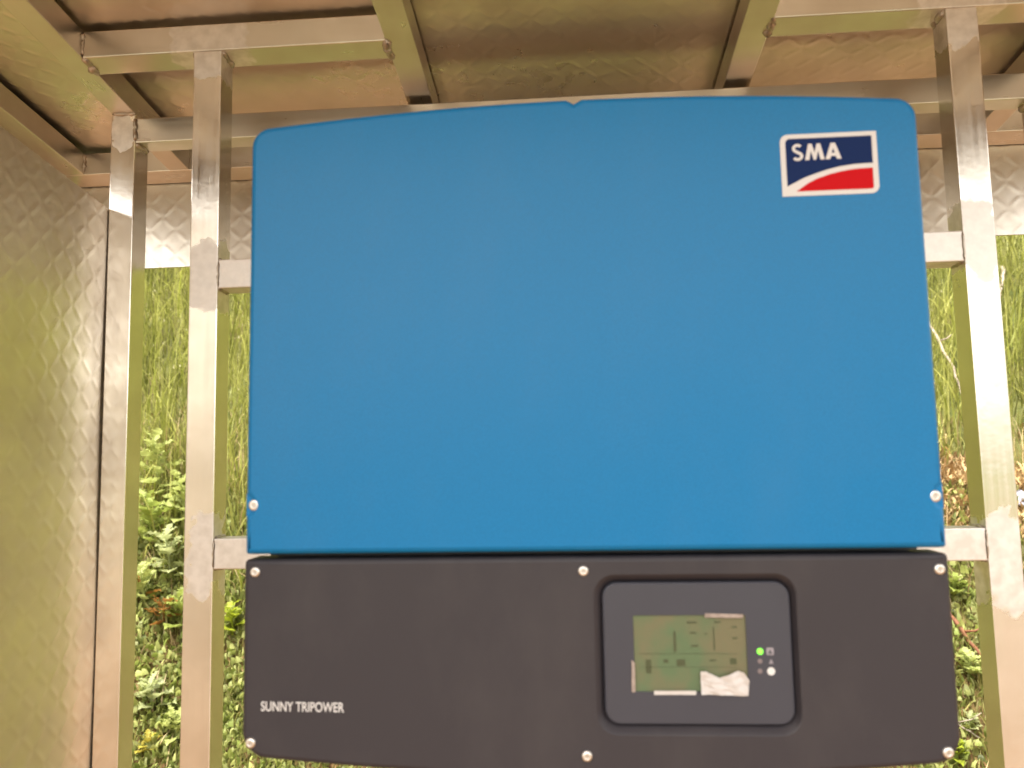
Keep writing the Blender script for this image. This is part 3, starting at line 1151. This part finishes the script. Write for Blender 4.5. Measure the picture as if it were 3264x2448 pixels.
weed('leafy_weed', -1.262, 1.565, 0.05, 9, 0.055, 'yellow', 'small yellow leaved weed lowest in the left gap')
weed('leafy_weed', -1.115, 1.80, 0.11, 10, 0.07, 'lime', 'yellow green weed between the left mounting post and the charcoal cover')
weed('leafy_weed', 1.16, 1.83, 0.08, 11, 0.065, 'mid', 'low green weed right of the charcoal cover, under the lower crossbar')
weed('leafy_weed', 1.13, 1.70, 0.07, 12, 0.06, 'pale', 'low pale weed below the reddish twig')
weed('leafy_weed', 1.085, 1.625, 0.05, 10, 0.045, 'grey', 'tiny whitish weed below the twig, right of the bottom corner screw')
weed('leafy_weed', 1.012, 1.580, 0.05, 9, 0.06, 'lime', 'bright yellow green weed under the bottom right corner of the charcoal cover')


def twig(name, pts, r, mat, label):
    root_p = Vector(pts[0])
    bm = bmesh.new()
    P_ = []
    for a, b in zip(pts, pts[1:]):
        for k in range(5):
            P_.append(Vector(a).lerp(Vector(b), k / 5) + Vector([random.uniform(-1, 1) * r * 0.5 for _ in range(3)]))
    P_.append(Vector(pts[-1]))
    bmesh.ops.translate(bm, verts=bm.verts, vec=(0, 0, 0))
    tube(bm, P_, [r * (1 - 0.6 * i / len(P_)) * random.uniform(0.9, 1.1) for i in range(len(P_))], 7)
    # a short side shoot
    q = P_[len(P_) // 2]
    dv = (P_[-1] - P_[0]).normalized()
    tube(bm, [q, q + dv * 0.03 + Vector((0.012, -0.01, 0.03)), q + dv * 0.05 + Vector((0.02, -0.012, 0.06))], [r * 0.5, r * 0.4, r * 0.2], 6)
    bmesh.ops.translate(bm, verts=bm.verts, vec=-root_p)
    o = obj(name, bm, mat, None, True)
    o.location = root_p
    tag(o, label, 'twig')
    return o


def on(x, y, dz=0.0):
    return (x, y, float(terrain(x, y)) + dz)


MAT['twig'] = simple('red_bark', rgb(0.19, 0.075, 0.035), 0.7, 0, 0.25, 60, 0.5, 120, 0.002)
MAT['dead'] = simple('grey_dead_stem', rgb(0.40, 0.33, 0.27), 0.8, 0, 0.25, 60)
twig('fallen_twig', [on(1.03, 1.86, 0.05), on(1.107, 1.783, 0.06), on(1.165, 1.72, 0.05), on(1.22, 1.67, 0.02)], 0.0085, MAT['twig'],
     'reddish brown twig lying slantwise between charcoal cover and right post')
twig('fallen_twig', [on(1.0, 1.632, 0.03), on(1.045, 1.618, 0.035), on(1.10, 1.60, 0.03)], 0.004, MAT['dead'], 'thin pale grey twig near the bottom right corner screw')
twig('fallen_twig', [on(1.36, 2.52, 0.12), on(1.405, 2.436, 0.16), on(1.431, 2.317, 0.14), on(1.45, 2.26, 0.06)], 0.007, MAT['dead'],
     'grey dead branch in the grass between blue cover and right post')
twig('fallen_twig', [on(1.86, 2.70, 0.12), on(1.80, 2.60, 0.17), on(1.684, 2.477, 0.15), on(1.66, 2.40, 0.05)], 0.007, MAT['dead'],
     'grey dead branch in the grass right of the right post')

# pale scrap at the right edge
bm = film('s', [(-0.045, -0.02), (0.05, -0.03), (0.055, 0.03), (0.01, 0.05), (-0.04, 0.035)], 0.0, 0.0, 4, 3)
for v in bm.verts:
    a, b = v.co.x, v.co.z
    v.co = Vector((a, b * 0.5 + 0.006 * math.sin(a * 90), 0.02 + b * 0.7 + 0.008 * math.sin(a * 70 + b * 60)))
scrap = obj('plastic_scrap', bm, simple('scrap_plastic', rgb(0.62, 0.62, 0.72), 0.35, 0, 0.08, 60), None, True)
scrap.location = on(1.51, 2.03, 0.02)
tag(scrap, 'small crumpled pale lilac scrap on the bank at the right edge', 'litter')
